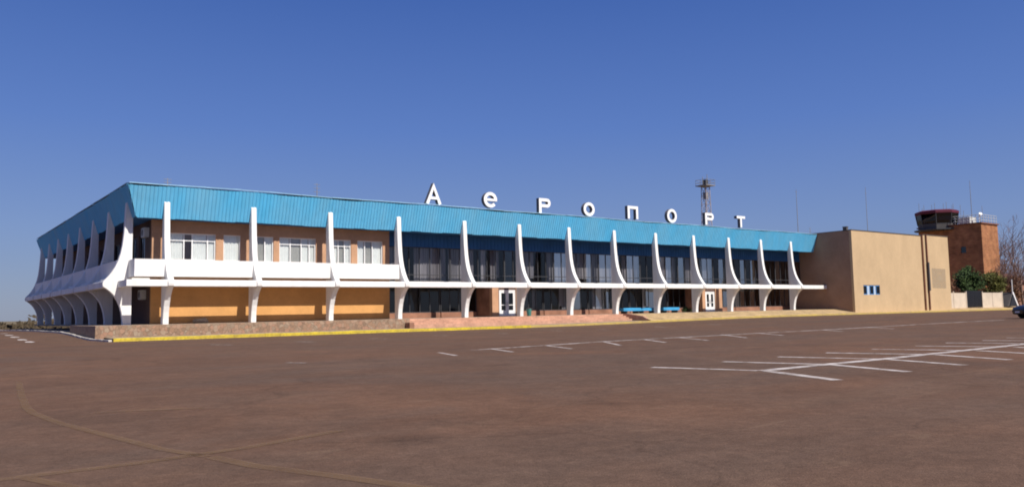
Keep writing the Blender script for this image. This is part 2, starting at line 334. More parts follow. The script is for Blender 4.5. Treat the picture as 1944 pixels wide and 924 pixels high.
# pavement between kerb and plinth
b = MB(); b.grid([[(x, -4.33, G(x, -4.3)+.15), (x, -1.0, G(x, -1)+.17)] for x in [-4.2+i*2 for i in range(24)]]); tag(b.build('pavement', m_walk, fix=False), kind='structure')
b = MB(); b.grid([[(x, -4.45, G(x, -4.4)+.14), (x, -3.2, -.30-.002*(x-42)), (x, -1.1, -.03-.0028*max(0, x-78)), (x, 8, -.02-.0028*max(0, x-78)), (x, 40, -.05)] for x in [41.5+i*2 for i in range(55)]], True)
tag(b.build('grass_verge', m_verge, fix=False), kind='structure')
b = MB()
b.grid([[(x, y, G(x, y)+.06) for x in (-70, -40, -20, -10, -6.8)] for y in (44.2, 48, 52)]); b.grid([[(-4.5, y, G(-4.5, y)+.08), (-2.6, y, G(-2.6, y)+.08)] for y in (8, 12, 20, 30, 46)])
tag(b.build('side_pavement', m_walk, fix=False), kind='structure')
# terrace under the building
tb = MB(); tb.box(-4.55, 17.5, -1.15, 8.2, -.12, -.01); tb.box(17.5, 77.7, -.2, 14, -.12, -.012); tb.box(-2.6, 17.5, 8.2, 46, -.14, -.014)
tag(tb.build('terrace', m_terrace), kind='structure')

# ------------------------------------------------------------------ terminal building
T = empty('airport_terminal', (0, 0, 0), 'long two storey airport terminal with blue ribbed metal fascia and white curved concrete ribs', 'building')
XL = -3.55; XE = 77.8; YB = 46.0
pl = MB(); pl.prism([(-1.2, -1.3), (-1.26, -.22), (-1.26, -.02), (-1.0, -.005), (-1.0, -1.3)], 'x', -4.7, 17.5)
pl.box(-4.7, -4.45, -1.0, 8.2, -1.3, -.008)
pl.build('stone_plinth', m_stone, T)
st = MB()
for k in range(4): st.box(17.52, 41.5, -.2-.42*(k+1), -.2-.42*k, -1.2, -.012-.15*k-.003)
st.build('entrance_steps', m_terra, T)
sb = MB(); sb.box(17.1, 17.5, -1.95, -1.27, -1.2, -.30); sb.build('step_cheek', m_redbrick, T)
sb = MB(); sb.prism([(-4.3, -1.2), (-4.3, -.72), (-3.2, -.24), (-1.1, 0.02), (-.22, .02), (-.22, -1.2)], 'x', 41.5, 41.75); sb.build('step_cheek', m_terra, T)
# floors, roof, inner walls
sh = MB()
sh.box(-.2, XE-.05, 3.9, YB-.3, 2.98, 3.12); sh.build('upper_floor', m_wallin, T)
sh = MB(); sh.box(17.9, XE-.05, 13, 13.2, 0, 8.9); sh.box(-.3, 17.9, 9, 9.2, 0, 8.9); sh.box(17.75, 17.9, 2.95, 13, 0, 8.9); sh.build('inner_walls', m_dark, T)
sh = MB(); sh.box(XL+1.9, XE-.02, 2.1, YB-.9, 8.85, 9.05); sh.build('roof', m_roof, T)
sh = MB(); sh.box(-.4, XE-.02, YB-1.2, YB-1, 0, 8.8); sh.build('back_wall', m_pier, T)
sh = MB()
sh.face([(-1.86, 1.70, 7.26), (XE, 1.70, 7.26), (XE, 5.6, 7.26), (-.4, 5.6, 7.26)]); sh.face([(-1.86, 1.70, 7.26), (-.4, 5.6, 7.26), (-.4, YB, 7.26), (-1.86, YB, 7.26)])
sh.build('soffit', m_soffit, T)
sh = MB(); sh.box(18.2, XE-.03, 3.66, 3.8, 6.12, 7.24)
for k in range(150): sh.box(18.3+k*.395, 18.33+k*.395, 3.635, 3.66, 6.12, 7.24)
sh.build('blue_frieze', m_soffit, T)

def wall_holes(mb, u0, u1, z0, z1, holes, d0, d1, M=lambda u, d, z: (u, d, z)):
    us = sorted({u0, u1, *[h[0] for h in holes], *[h[1] for h in holes]}); zs = sorted({z0, z1, *[h[2] for h in holes], *[h[3] for h in holes]})
    op = lambda a, b: any(h[0] <= a < h[1] and h[2] <= b < h[3] for h in holes) or not (u0 <= a < u1 and z0 <= b < z1)
    for i in range(len(us)-1):
        for j in range(len(zs)-1):
            a, b_, c, d = us[i], us[i+1], zs[j], zs[j+1]
            um, zm = (a+b_)/2, (c+d)/2
            if op(um, zm): continue
            for dd in (d0, d1): mb.face([M(a, dd, c), M(b_, dd, c), M(b_, dd, d), M(a, dd, d)])
            n = lambda k, s: (us[k]+us[k+1])/2 if 0 <= k < len(us)-1 else 1e9
            nz = lambda k: (zs[k]+zs[k+1])/2 if 0 <= k < len(zs)-1 else 1e9
            if op(n(i-1, 0), zm): mb.face([M(a, d0, c), M(a, d1, c), M(a, d1, d), M(a, d0, d)])
            if op(n(i+1, 0), zm): mb.face([M(b_, d0, c), M(b_, d1, c), M(b_, d1, d), M(b_, d0, d)])
            if op(um, nz(j-1)): mb.face([M(a, d0, c), M(b_, d0, c), M(b_, d1, c), M(a, d1, c)])
            if op(um, nz(j+1)): mb.face([M(a, d0, d), M(b_, d0, d), M(b_, d1, d), M(a, d1, d)])
W = 2.75
wins = [(.2, 3.75, [.0, .38, .54, .84, 1]), (4.3, 5.55, [0, 1]), (6.75, 8.05, [0, .5, 1]), (8.5, 11.45, [0, .3, .6, .82, 1]), (12.75, 14.45, [0, .36, .68, 1]), (15.0, 17.3, [0, .3, .6, 1])]
lw_ = MB(); wall_holes(lw_, -.6, 17.9, 0, 3.1, [], W, W+.3); lw_.build('ground_floor_wall', m_tan, T)
uw = MB(); wall_holes(uw, -.6, 17.9, 3.1, 7.25, [(a, c, 4.45, 6.38) for a, c, q in wins], W+.004, W+.3); uw.build('upper_wall', m_pier, T)
for wi, (a, c, q) in enumerate(wins):
    f = MB(); y0, y1 = W+.10, W+.17
    f.box(a, c, y0, y1, 4.45, 4.53); f.box(a, c, y0, y1, 6.30, 6.38); wl = c-a
    for t in q:
        x = min(max(a+wl*t, a+.04), c-.04); f.box(x-.04, x+.04, y0+.002, y1-.002, 4.53, 6.30)
    if wi in (0, 3, 4): f.box(a, c, y0+.004, y1-.004, 5.83, 5.89)
    f.box(a-.05, c+.05, W-.06, W+.09, 4.40, 4.447)
    fo = f.build('window', m_pvc, T)
    g = MB(); g.box(a+.04, c-.04, y0+.03, y0+.038, 4.50, 6.33); g.build('pane', m_wglass, fo)
    for i in range(len(q)-1):
        if (wi, i) == (0, 1): continue
        xa, xb = a+wl*q[i]+.05, a+wl*q[i+1]-.05; bl = MB()
        bl.grid([[(xa+(xb-xa)*k/24, W+.24+.012*math.sin(k*1.7), z) for k in range(25)] for z in (4.5+random.uniform(0, .06), 6.33)])
        bl.build('blind', m_blindgrey if (wi, i) in ((3, 1), (2, 0), (5, 1), (4, 1)) else m_blind, fo)
    rm = MB(); rm.box(a-.1, c+.1, W+1.2, W+1.25, 4.3, 6.5); rm.build('room_back', m_pier, fo)
# left side walls (set back 3.15 m behind the side beam)
lwins = [(4.8+6.02*k+d, 4.8+6.02*k+d+1.9, 4.5, 6.4) for k in range(7) for d in (0, 2.5)]
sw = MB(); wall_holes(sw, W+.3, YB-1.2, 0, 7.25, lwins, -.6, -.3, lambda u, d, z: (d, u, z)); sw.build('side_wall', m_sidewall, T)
for (a, c, z0, z1) in lwins:
    f = MB()
    for z in (z0, z1-.08): f.box(-.5, -.43, a, c, z, z+.08)
    for y in (a, (a+c)/2-.04, c-.08): f.box(-.498, -.432, y, y+.08, z0+.08, z1-.08)
    fo = f.build('window', m_alum, T); g = MB(); g.box(-.47, -.462, a+.04, c-.04, z0+.04, z1-.04); g.build('pane', m_glass, fo)

# ribs
PROF = [(1.15, -.06), (1.14, .35), (1.08, .8), (.98, 1.2), (.82, 1.6), (.58, 1.98), (.32, 2.26), (.06, 2.46), (-.09, 2.56), (-.12, 2.74), (-.08, 2.90), (.04, 3.04), (.22, 3.24), (.42, 3.52), (.62, 3.86), (.80, 4.28), (.95, 4.8), (1.06, 5.4), (1.14, 6.2), (1.19, 7.0), (1.22, 7.7), (1.25, 8.28), (1.30, 8.34), (1.66, 8.34)]
def rib_mesh():
    b = MB(); t = .19; ch = .025
    F = PROF; n = len(F)
    def off(i, d):
        a, c = Vector(F[max(i-1, 0)]), Vector(F[min(i+1, n-1)]); v = (c-a).normalized(); nr = Vector((-v.y, v.x)); nr = -nr if nr.x < 0 else nr
        p = Vector(F[i])+nr*d; return (p.x, p.y)
    rows = []
    for i in range(n):
        q = off(i, ch); zz = F[i]
        if i >= n-1: q = (1.66, 8.34)
        back = (1.68, min(zz[1], 8.3))
        rows.append([(-t, *back), (-t, q[0], q[1]), (-t+ch, zz[0], zz[1]), (t-ch, zz[0], zz[1]), (t, q[0], q[1]), (t, *back)])
    b.grid(rows); return b
rib0 = rib_mesh().build('rib', m_white, T)
RX = [6*n+(.4765 if n > 3 else 0) for n in range(13)]
rib0.location = (RX[0], 0, 0)
for x in RX[1:]:
    r = rib0.copy(); COL.objects.link(r); r.parent = T; r.location = (x, 0, 0)
LY = [2.8+6.02*k for k in range(8)]
for y in LY:
    r = rib0.copy(); COL.objects.link(r); r.parent = T; r.location = (XL, y, 0); r.rotation_euler = (0, 0, -math.pi/2)
# beams
def beam_prof(a): return [(a+.03, 2.50), (a, 2.53), (a, 2.92), (a+.03, 2.95), (a+.42, 2.95), (a+.45, 2.92), (a+.45, 2.53), (a+.42, 2.5)]
bm = MB(); bm.prism(beam_prof(0), 'x', -2.73, XE-.02); bm.build('front_beam', m_white, T)
bm = MB(); bm.box(-2.73, -2.35, .45, 2.6, 2.505, 2.945); bm.build('corner_beam', m_white, T)
bm = MB(); bm.prism([(XL+p, q) for p, q in beam_prof(0)], 'y', 2.99, 45.3); bm.build('side_beam', m_white, T)
# balcony parapets and slabs
pp = MB(); pp.box(-2.1, 17.75, .80, .92, 3.2, 4.36); pp.box(-2.1, -1.98, .92, 2.6, 3.2, 4.36); pp.build('front_parapet', m_white, T)
pp = MB(); pp.box(-1.98, 17.75, .92, W, 3.2, 3.34); pp.build('front_balcony_floor', m_white, T)
pp = MB(); pp.box(XL+.80, XL+.92, 3.0, 45.2, 3.2, 4.36); pp.build('side_parapet', m_white, T)
pp = MB(); pp.box(XL+.45, -.6, 3.0, 45.2, 3.04, 3.19); pp.build('side_balcony_floor', m_white, T)
# fascia
ZB, ZT = 7.22, 9.34; FB, FT = 1.65, 1.0
def fascia(name, a0, a1, mit0, mit1, place):
    # a runs along the wall; corrugated; mit: mitre both ends (True/False)
    b = MB(); pitch = .26; a = a0; st = []
    k = 0
    while a < a1:
        st += [(a, 0), (a+pitch*.30, 0), (a+pitch*.42, 1), (a+pitch*.88, 1)]; a += pitch
    st.append((a1, 0))
    rows = [[], [], []]; si = -1; sd = sz = 0
    for a, o in st:
        if a > a1: continue
        t0 = 0.
        if mit0 and a < a0+.65: t0 = 1-(a-a0)/.65
        if mit1 and a > a1-.65: t0 = max(t0, 1-(a1-a)/.65)
        if int((a-a0)/1.04) != si: si = int((a-a0)/1.04); sd, sz = random.uniform(-.014, .014), random.uniform(-.03, .03)
        wob = sd+.02*math.sin(a*.9)+.012*math.sin(a*3.1+1)
        for r, t in zip(rows, (t0, (1+t0)/2, 1.)):
            d = FB+(FT-FB)*t - o*.04 + wob*(.5 if t == 1 else .2)
            z = ZB+(ZT-ZB)*t + (sz if t0 == t == 0 else 0) + (.035*math.sin(a*.37)+.025*math.sin(a*1.3)+random.uniform(-.012, .012) if t == 1 else 0)
            r.append(place(a, d, z))
    b.grid(rows); return b.build(name, m_blue, T, fix=False)
fascia('front_fascia', -2.55, XE-.02, True, False, lambda a, d, z: (a, d, z))
fascia('side_fascia', 1.0, 46.6, True, True, lambda a, d, z: (XL+d, a, z))
bk = MB(); bk.face([(-1.85, 1.74, ZB+.02), (XE-.02, 1.74, ZB+.02), (XE-.02, 1.12, ZT-.02), (-2.43, 1.12, ZT-.02)]); bk.face([(-1.85, 1.74, ZB+.02), (-1.85, YB, ZB+.02), (-2.43, 46.5, ZT-.02), (-2.43, 1.12, ZT-.02)])
bk.face([(-2.43, 1.12, ZT-.03), (XE-.02, 1.12, ZT-.03), (XE-.02, 2.2, 9.06), (-1.6, 2.2, 9.06)]); bk.face([(-2.43, 1.12, ZT-.03), (-1.6, 2.2, 9.06), (-1.6, YB-.9, 9.06), (-2.43, 46.5, ZT-.03)])
bk.face([(-2.4, 1.10, ZT-.05), (XE-.02, 1.10, ZT-.05), (XE-.02, 1.10, ZT+.10), (-2.4, 1.10, ZT+.10)]); bk.build('fascia_backing', m_dark, T, fix=False)
cp = MB(); x = -2.5
while x < XE-.3:
    l = min(random.choice((2., 2.5, 3.)), XE-.05-x); z0, z1 = ((ZT+.09 if x < 34 else ZT+.045)+.035*math.sin(q*.37)+.02*math.sin(q*1.3)+random.uniform(0, .03) for q in (x, x+l))
    n = len(cp.v)
    cp.grid([[(x+.01, .97, z0), (x+l-.01, .97, z1)], [(x+.01, .97, z0+.05), (x+l-.01, .97, z1+.05)], [(x+.01, 1.3, z0+.07), (x+l-.01, 1.3, z1+.07)]]); x += l
y = 1.3
while y < YB:
    l = min(2.5, YB+.3-y); z0 = ZT+.04+random.uniform(0, .03)
    cp.grid([[(XL+.93, y, z0), (XL+.93, y+l-.02, z0)], [(XL+.93, y, z0+.05), (XL+.93, y+l-.02, z0+.05)], [(XL+1.3, y, z0+.07), (XL+1.3, y+l-.02, z0+.07)]]); y += l
cp.build('roof_flashing', m_cap, T, fix=False)
# glazed hall: one window per bay and storey
BX = RX[3:]+[XE]
YU, YLW = 3.7, 5.4
def glazed(x0, x1, y, z0, z1, n, rails, curtain, skip=None):
    f = MB()
    f.box(x0, x1, y-.05, y+.05, z0, z0+.07); f.box(x0, x1, y-.05, y+.05, z1-.07, z1)
    for i in range(n+1):
        x = min(max(x0+(x1-x0)*i/n, x0+.03), x1-.03); f.box(x-.03, x+.03, y-.048, y+.048, z0+.07, z1-.07)
    for r in rails: f.box(x0, x1, y-.04, y+.04, r-.03, r+.03)
    fo = f.build('window', m_alum, T)
    g = MB()
    for i in range(n):
        p, q = x0+(x1-x0)*i/n, x0+(x1-x0)*(i+1)/n; t1, t2, t3 = (random.uniform(-.012, .012) for _ in range(3))
        g.face([(p, y+t1, z0+.03), (q, y+t2, z0+.03), (q, y+t2+t3, z1-.03), (p, y+t1+t3, z1-.03)])
    g.build('pane', m_glass, fo)
    if curtain:
        x = x0+.05
        while x < x1-.3:
            wdt = random.choice((.5, .8, 1.1, 1.6)); xe = min(x+wdt, x1-.05)
            if random.random() < curtain:
                c = MB(); k = max(4, int((xe-x)/.07)); ph = random.uniform(0, 6); dz = random.choice((0, 0, .0, .35))
                c.grid([[(x+(xe-x)*i/k, y+.34+.05*math.sin(ph+i*1.9), z) for i in range(k+1)] for z in (z0+.08+dz, z1)], True); c.build('curtain', m_curtain, fo, fix=False)
            x = xe+random.choice((0, 0, .04, .25))
for i in range(10):
    a, c = BX[i]+.0, BX[i+1]
    if i == 0: a = 18.2
    glazed(a, c-.02, YU, 3.14, 6.12, 6 if i < 9 else 5, [3.72], .85 if i < 6 else (.3 if i == 6 else 0))
segs = [(18.2, 24.4), (24.5, 28.4), (31.85, 36.4), (36.5, 42.4), (42.5, 48.4), (48.5, 54.4), (54.5, 57.5), (60.95, 66.4), (66.5, 72.4), (72.5, 77.75)]
for a, c in segs: glazed(a, c, YLW, .46, 2.97, max(3, round((c-a)/1.0)), [], .12 if a < 55 else 0)
for a, c in segs: sb = MB(); sb.box(a, c, YLW-.12, YLW+.12, -.01, .458); sb.build('brick_sill', m_redbrick, T)
fl = MB(); fl.box(18, XE-.05, 5.55, 13, -.02, .004); fl.build('hall_floor', m_terra, T)
cl = MB(); cl.box(18.2, XE-.03, 3.64, 3.9, 2.955, 3.135); cl.build('floor_edge', m_white, T)
# vestibules with doors
def vestibule(xp0, xp1, d0, d1, xr, dz):
    v = MB()
    v.box(xp0+.02, xp0+.25, 3.3, YLW+.12, 0, 2.95); v.build('vestibule_side', m_redbrick, T)
    v = MB(); v.box(xp0, xp1, 2.88, 3.3, 0, 2.95); v.box(d1+.06, xr, 2.88, 3.3, 0, 2.95); v.build('vestibule_pillar', m_pier, T)
    v = MB(); v.box(xp1, d1+.06, 3.0, 3.2, dz+.12, 2.95); v.box(xr-.22, xr-.02, 3.3, YLW+.12, 0, 2.95); v.build('vestibule_lintel', m_wallin, T)
    f = MB(); f.box(d0-.06, d0+.02, 2.98, 3.08, 0, dz+.1); f.box(d1-.02, d1+.06, 2.98, 3.08, 0, dz+.1); f.box(d0+.02, d1-.02, 2.98, 3.08, dz, dz+.1)
    mid = (d0+d1)/2
    fo = f.build('door_frame', m_pvc, T)
    for s, (p, q) in enumerate(((d0+.03, mid-.01), (mid+.01, d1-.03))):
        l = MB(); l.box(p, p+.16, 3.0, 3.06, .03, dz-.01); l.box(q-.16, q, 3.0, 3.06, .03, dz-.01)
        l.box(p+.16, q-.16, 3.002, 3.058, .03, .55); l.box(p+.16, q-.16, 3.002, 3.058, dz-.17, dz-.01); l.box(p+.16, q-.16, 3.002, 3.058, 1.0, 1.06)
        lo = l.build('door', m_pvc, T)
        g = MB(); g.box(p+.15, q-.15, 3.025, 3.035, .54, dz-.16); g.build('pane', m_cabglass, lo)
        h = MB(); hx = (q-.08) if s == 0 else (p+.08); h.tube([(hx, 2.99, .95), (hx, 2.93, .98), (hx, 2.93, 1.3), (hx, 2.99, 1.33)], .018, 6); h.build('handle', m_pole, lo)
vestibule(28.45, 29.16, 29.36, 31.1, 31.85, 2.3)
vestibule(57.5, 58.0, 58.2, 59.7, 60.95, 2.15)

# ------------------------------------------------------------------ roof letters
def stroke(b, path, wd, d, closed=False):
    # a flat stroke of constant width with a front, a back and sides; path in (x, z)
    P = [Vector(p) for p in path]; n = len(P); rows = []
    for i, p in enumerate(P):
        a = P[(i-1) % n] if closed or i else p; c = P[(i+1) % n] if closed or i < n-1 else p
        d1 = (p-a).normalized() if (p-a).length else (c-p).normalized(); d2 = (c-p).normalized() if (c-p).length else d1
        t = (d1+d2).normalized(); nr = Vector((-t.y, t.x)); k = wd/2/max(.5, nr.dot(Vector((-d1.y, d1.x))))
        l, r = p+nr*k, p-nr*k; rows.append([(l.x, -d, l.y), (r.x, -d, r.y), (r.x, d, r.y), (l.x, d, l.y)])
    if closed: rows.append(rows[0])
    b.grid(rows, False, True)
    if not closed: b.face(rows[0]); b.face(rows[-1][::-1])
def arc(cx, cz, rx, rz, a0, a1, n=20): return [(cx+rx*math.cos(math.radians(a0+(a1-a0)*i/n)), cz+rz*math.sin(math.radians(a0+(a1-a0)*i/n))) for i in range(n+1)]
def letter(ch, x, wdt, h, zb, label, first=False):
    o = empty('rooftop_letter', (x, 1.35, 0), label, 'letter', 'white rooftop letters')
    b = MB(); t = .29; D = .2; h *= .95; w2, q = wdt/2, t/2
    if ch == 'А':
        stroke(b, [(-w2+q, zb), (0, zb+h-.02), (w2-q, zb)], t*.95, D); stroke(b, [(-w2*.55, zb+h*.33), (w2*.55, zb+h*.33)], t*.8, D-.003)
    elif ch == 'е':
        stroke(b, arc(0, zb+h/2, w2-q, h/2-q, 0, 318, 28), t, D); stroke(b, [(-w2+q, zb+h/2), (w2-.01, zb+h/2)], t*.75, D-.003)
    elif ch == 'о': stroke(b, arc(0, zb+h/2, w2-q, h/2-q, 0, 360, 32)[:-1], t, D, True)
    elif ch == 'Р':
        stroke(b, [(-w2+q, zb), (-w2+q, zb+h)], t, D); rr = h*.30-q
        stroke(b, [(-w2+.05, zb+h-q)]+arc(w2-q-rr, zb+h-q-rr, rr, rr, 90, -90, 14)+[(-w2+.05, zb+h-q-2*rr)], t, D-.003)
    elif ch == 'п':
        stroke(b, [(-w2+q, zb), (-w2+q, zb+h-q), (w2-q, zb+h-q), (w2-q, zb)], t, D)
    else:
        stroke(b, [(-w2, zb+h-q), (w2, zb+h-q)], t, D); stroke(b, [(0, zb), (0, zb+h-q)], t, D-.003)
    me = b.build('letter_body', m_letter, o).data; me.materials.append(m_letter_side)
    for p in me.polygons: p.material_index = 0 if p.normal.y < -.8 else 1
    s = MB()
    for dx in (-wdt*.3, wdt*.3) if ch in 'Ап' else ((-wdt*.4,) if ch == 'Р' else (0,)):
        s.tube([(dx, 0.05, 9.02), (dx, .05, zb+.12)], .04, 5); s.tube([(dx, 1.0, 9.04), (dx, .1, zb+h*.1)], .022, 5)
    s.build('support', m_letter_side, o)
for ch, x, wd, h, zb, lab in (('А', 21.3, 1.55, 1.62, 9.58, 'white capital A on the roof edge, tallest and leftmost letter of the sign'),
        ('е', 27.2, 1.45, 1.45, 9.66, 'white round letter e with a crossbar on the roof, right of the capital A'),
        ('Р', 33.45, 1.4, 1.48, 9.50, 'white letter P on the roof between the round e and the first letter o'),
        ('о', 39.05, 1.45, 1.42, 9.56, 'white letter o on the roof between the first P and the gate shaped letter'),
        ('п', 45.1, 1.5, 1.38, 9.62, 'white square gate shaped Cyrillic letter in the middle of the roof sign'),
        ('о', 51.0, 1.5, 1.55, 9.53, 'white letter o on the roof left of the P before the lattice mast'),
        ('Р', 57.15, 1.45, 1.40, 9.60, 'white letter P on the roof standing in front of the lattice mast'),
        ('Т', 62.75, 1.5, 1.38, 9.60, 'white letter T on the roof, smallest looking and last of the sign')):
    letter(ch, x, wd, h, zb, lab)

# ------------------------------------------------------------------ things about the terminal
def ac_unit(loc, label):
    o = empty('air_conditioner', loc, label, 'air conditioner', 'air conditioners on the corner wall')
    b = MB(); b.box(-.34, 0, -.45, .45, 0, .65); b.build('casing', m_acw, o)
    b = MB(); n = 16
    b.face([(-.345, .1+.24*math.cos(i*6.283/n), .33+.24*math.sin(i*6.283/n)) for i in range(n)]); b.build('fan_grille', m_alum, o)
    b = MB(); b.box(-.3, 0, -.36, -.32, -.06, -.003); b.box(-.3, 0, .32, .36, -.06, -.003); b.build('bracket', m_pole, o)
ac_unit((-.602, 4.0, 6.1), 'white air conditioner box high on the dark corner wall above the balcony')
ac_unit((-.602, 4.6, 1.75), 'white air conditioner box on the dark corner wall under the balcony')
def bench(x, y, label):
    o = empty('bench', (x, y, -.01), label, 'bench', 'blue benches before the hall')
    b = MB(); rows = []
    for i in range(13):
        t = i/12; xx = -1.25+2.5*t; e = .55*(1-abs(2*t-1)**6*.35)
        rows.append([(xx, -e, .26), (xx, -e, .50), (xx, -e+.06, .56), (xx, 0, .60-.05*abs(2*t-1)), (xx, e-.06, .56), (xx, e, .50), (xx, e, .26)])
    b.grid(rows, False, True); b.face(rows[0]); b.face(rows[-1][::-1]); b.build('seat', m_bench, o)
    for sx in (-.85, .85):
        b = MB(); b.box(sx-.07, sx+.07, -.4, .4, 0, .255); b.build('leg', m_alum, o)
bench(45.1, 2.0, 'blue bench left of the hall rib, nearest of the three to the brick steps')
bench(48.0-.1, 2.4, 'blue bench in the middle of the three, partly behind a white rib')
bench(51.2, 2.2, 'pale lit blue bench at the right, beside the small green shrub')
o = empty('litter_bin', (30.98, .75, -.01), 'small teal litter bin at the foot of the white rib by the glazed entrance door', 'litter bin')
b = MB(); b.tube([(0, 0, 0), (0, 0, .03), (0, 0, .6), (0, 0, .62)], [.17, .18, .24, .24], 14); b.build('bin_body', m_teal, o)
b = MB(); b.tube([(0, 0, .62), (0, 0, .66), (0, 0, .70)], [.26, .26, .2], 14); b.build('bin_rim', m_alum, o)
# sack
b = MB(); rows = []
for i in range(9):
    t = i/8; x = -.55+1.1*t; r = .27*math.sqrt(max(.02, 1-(2*t-1)**2))*(1+.15*math.sin(t*9))
    rows.append([(x, r*1.1*math.cos(k*6.283/10), max(0, .13+r*.95*math.sin(k*6.283/10)+.05*math.sin(t*7+k))) for k in range(10)])
b.grid(rows, True, True); b.face(rows[0]); b.face(rows[-1][::-1])
o = b.build('sack', m_sack); o.location = (2.5, 1.9, -.01); tag(o, 'dark slumped sack lying on the terrace before the orange wall', 'sack')

# ------------------------------------------------------------------ annex
A = empty('annex_building', (XE, -3.6, 0), 'plain cream rendered block with no roof overhang at the right end of the terminal', 'building')
def ax(b, n, mt, par=None):
    o = b.build(n, mt, par or A); 
    if (par or A) is A: o.location = (-XE, 3.6, 0)
    return o
hole = [(79.9, 83.75, 1.68, 2.87)]
b = MB(); wall_holes(b, XE+.0, 95.0, -.6, 9.55, hole, -3.6, -3.3); b.box(95.0, 95.55, -3.35, -3.0, -.6, 9.55)
wall_holes(b, 95.55, 102.6, -.6, 9.72, [], -3.62, -3.3); ax(b, 'front_wall', m_annex)
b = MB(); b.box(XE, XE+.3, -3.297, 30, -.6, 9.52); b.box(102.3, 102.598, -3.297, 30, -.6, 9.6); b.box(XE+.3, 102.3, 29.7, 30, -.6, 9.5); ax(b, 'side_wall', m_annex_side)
b = MB(); b.box(XE-.04, 95.02, -3.66, -3.28, 9.552, 9.64); b.box(XE-.05, XE+.34, -3.28, 30.05, 9.522, 9.60); b.box(95.5, 102.66, -3.68, -3.28, 9.722, 9.80); ax(b, 'parapet_coping', m_roof)
b = MB(); b.box(XE+.3, 102.3, -3.29, 29.7, 9.2, 9.35); ax(b, 'roof', m_roof)
b = MB(); b.box(XE+.03, XE+.4, -3.0, -2.5, 9.605, 10.0); b.box(XE, XE+.45, -3.05, -2.45, 10.0, 10.06); ax(b, 'vent_stack', m_roof)
b = MB(); b.face([(97.4, -3.624, 2.55), (101.3, -3.624, 2.5), (101.35, -3.624, 5.2), (97.45, -3.624, 5.25)]); ax(b, 'render_patch', worn('grey_patched_render', (.40, .31, .205), .5, .7, .25))
for i, x0 in enumerate((79.95, 81.5, 82.95)):
    f = MB(); x1 = x0+.78
    f.box(x0-.1, x1+.1, -3.56, -3.48, 1.70, 1.80); f.box(x0-.1, x1+.1, -3.56, -3.48, 2.75, 2.85); f.box(x0-.1, x0, -3.558, -3.482, 1.8, 2.75); f.box(x1, x1+.1, -3.558, -3.482, 1.8, 2.75)
    fo = ax(f, 'window', m_bframe)
    g = MB(); g.box(x0, x1, -3.53, -3.52, 1.8, 2.75); g.build('pane', m_cabglass, fo)
b = MB(); b.box(80.83, 81.4, -3.52, -3.4, 1.685, 2.865); b.box(82.38, 82.85, -3.52, -3.4, 1.685, 2.865); ax(b, 'window_pier', m_bpier)
b = MB(); b.box(79.9, 83.75, -2.6, -2.5, 1.5, 3); ax(b, 'room_back', m_dark)
b = MB(); b.tube([(95.05, -3.72, -.4), (95.05, -3.72, 9.7)], .085, 8); ax(b, 'drainpipe', m_rust)
b = MB(); b.tube([(96.15, -3.76, -.4), (96.15, -3.76, 9.75)], .10, 8); ax(b, 'drainpipe', m_rust)
b = MB(); b.box(96.02, 96.3, -3.93, -3.73, 2.2, 6.0); ax(b, 'cable_box', m_alum)

# ------------------------------------------------------------------ lattice mast
M0 = empty('lattice_mast', (105.5, 41, -1), 'tall grey lattice mast with a railed platform behind the roof letters', 'mast')
b = MB(); H = 24.2
hw = lambda z: .95-.42*z/H
for sx in (-1, 1):
    for sy in (-1, 1): b.tube([(sx*hw(0), sy*hw(0), 0), (sx*hw(H), sy*hw(H), H)], .075, 5)
z = 0
while z < H-1.2:
    z2 = z+1.6; h1, h2 = hw(z), hw(z2)
    for (ax_, ay, bx, by) in ((-1, -1, 1, -1), (1, -1, 1, 1), (1, 1, -1, 1), (-1, 1, -1, -1)):
        b.tube([(ax_*h1, ay*h1, z), (bx*h2, by*h2, z2)], .032, 4, False); b.tube([(bx*h1, by*h1, z), (ax_*h2, ay*h2, z2)], .032, 4, False); b.tube([(ax_*h2, ay*h2, z2), (bx*h2, by*h2, z2)], .035, 4, False)
    z = z2
b.build('lattice_shaft', m_rust and mat('mast_paint', (.42, .36, .36), .7, .2, .5), M0)
b = MB(); b.box(-.35, .35, -.35, .35, H-2.4, H-1.2); b.build('equipment_box', m_pole, M0)
b = MB(); b.box(-1.3, 1.3, -1.3, 1.3, H, H+.16); b.build('platform', m_pole, M0)
b = MB()
for z in (.6, 1.15):
    for p, q in (((-1.25, -1.25), (1.25, -1.25)), ((1.25, -1.25), (1.25, 1.25)), ((1.25, 1.25), (-1.25, 1.25)), ((-1.25, 1.25), (-1.25, -1.25))): b.tube([(*p, H+z), (*q, H+z)], .035, 4)
for p in ((-1.25, -1.25), (1.25, -1.25), (1.25, 1.25), (-1.25, 1.25), (0, -1.25), (0, 1.25), (1.25, 0), (-1.25, 0)): b.tube([(*p, H+.1), (*p, H+1.15)], .04, 4)
b.build('railing', m_pole, M0)
for p, q, l in ((.95, .3, 2.4), (-.95, -.2, 1.7)):
    b = MB(); b.tube([(p, q, H+.1), (p, q, H+l)], .06, 5); b.build('aerial', m_pole, M0)
b = MB(); b.box(-.35, .4, -.4, .4, H+.17, H+1.2); b.build('lamp_housing', m_alum, M0)

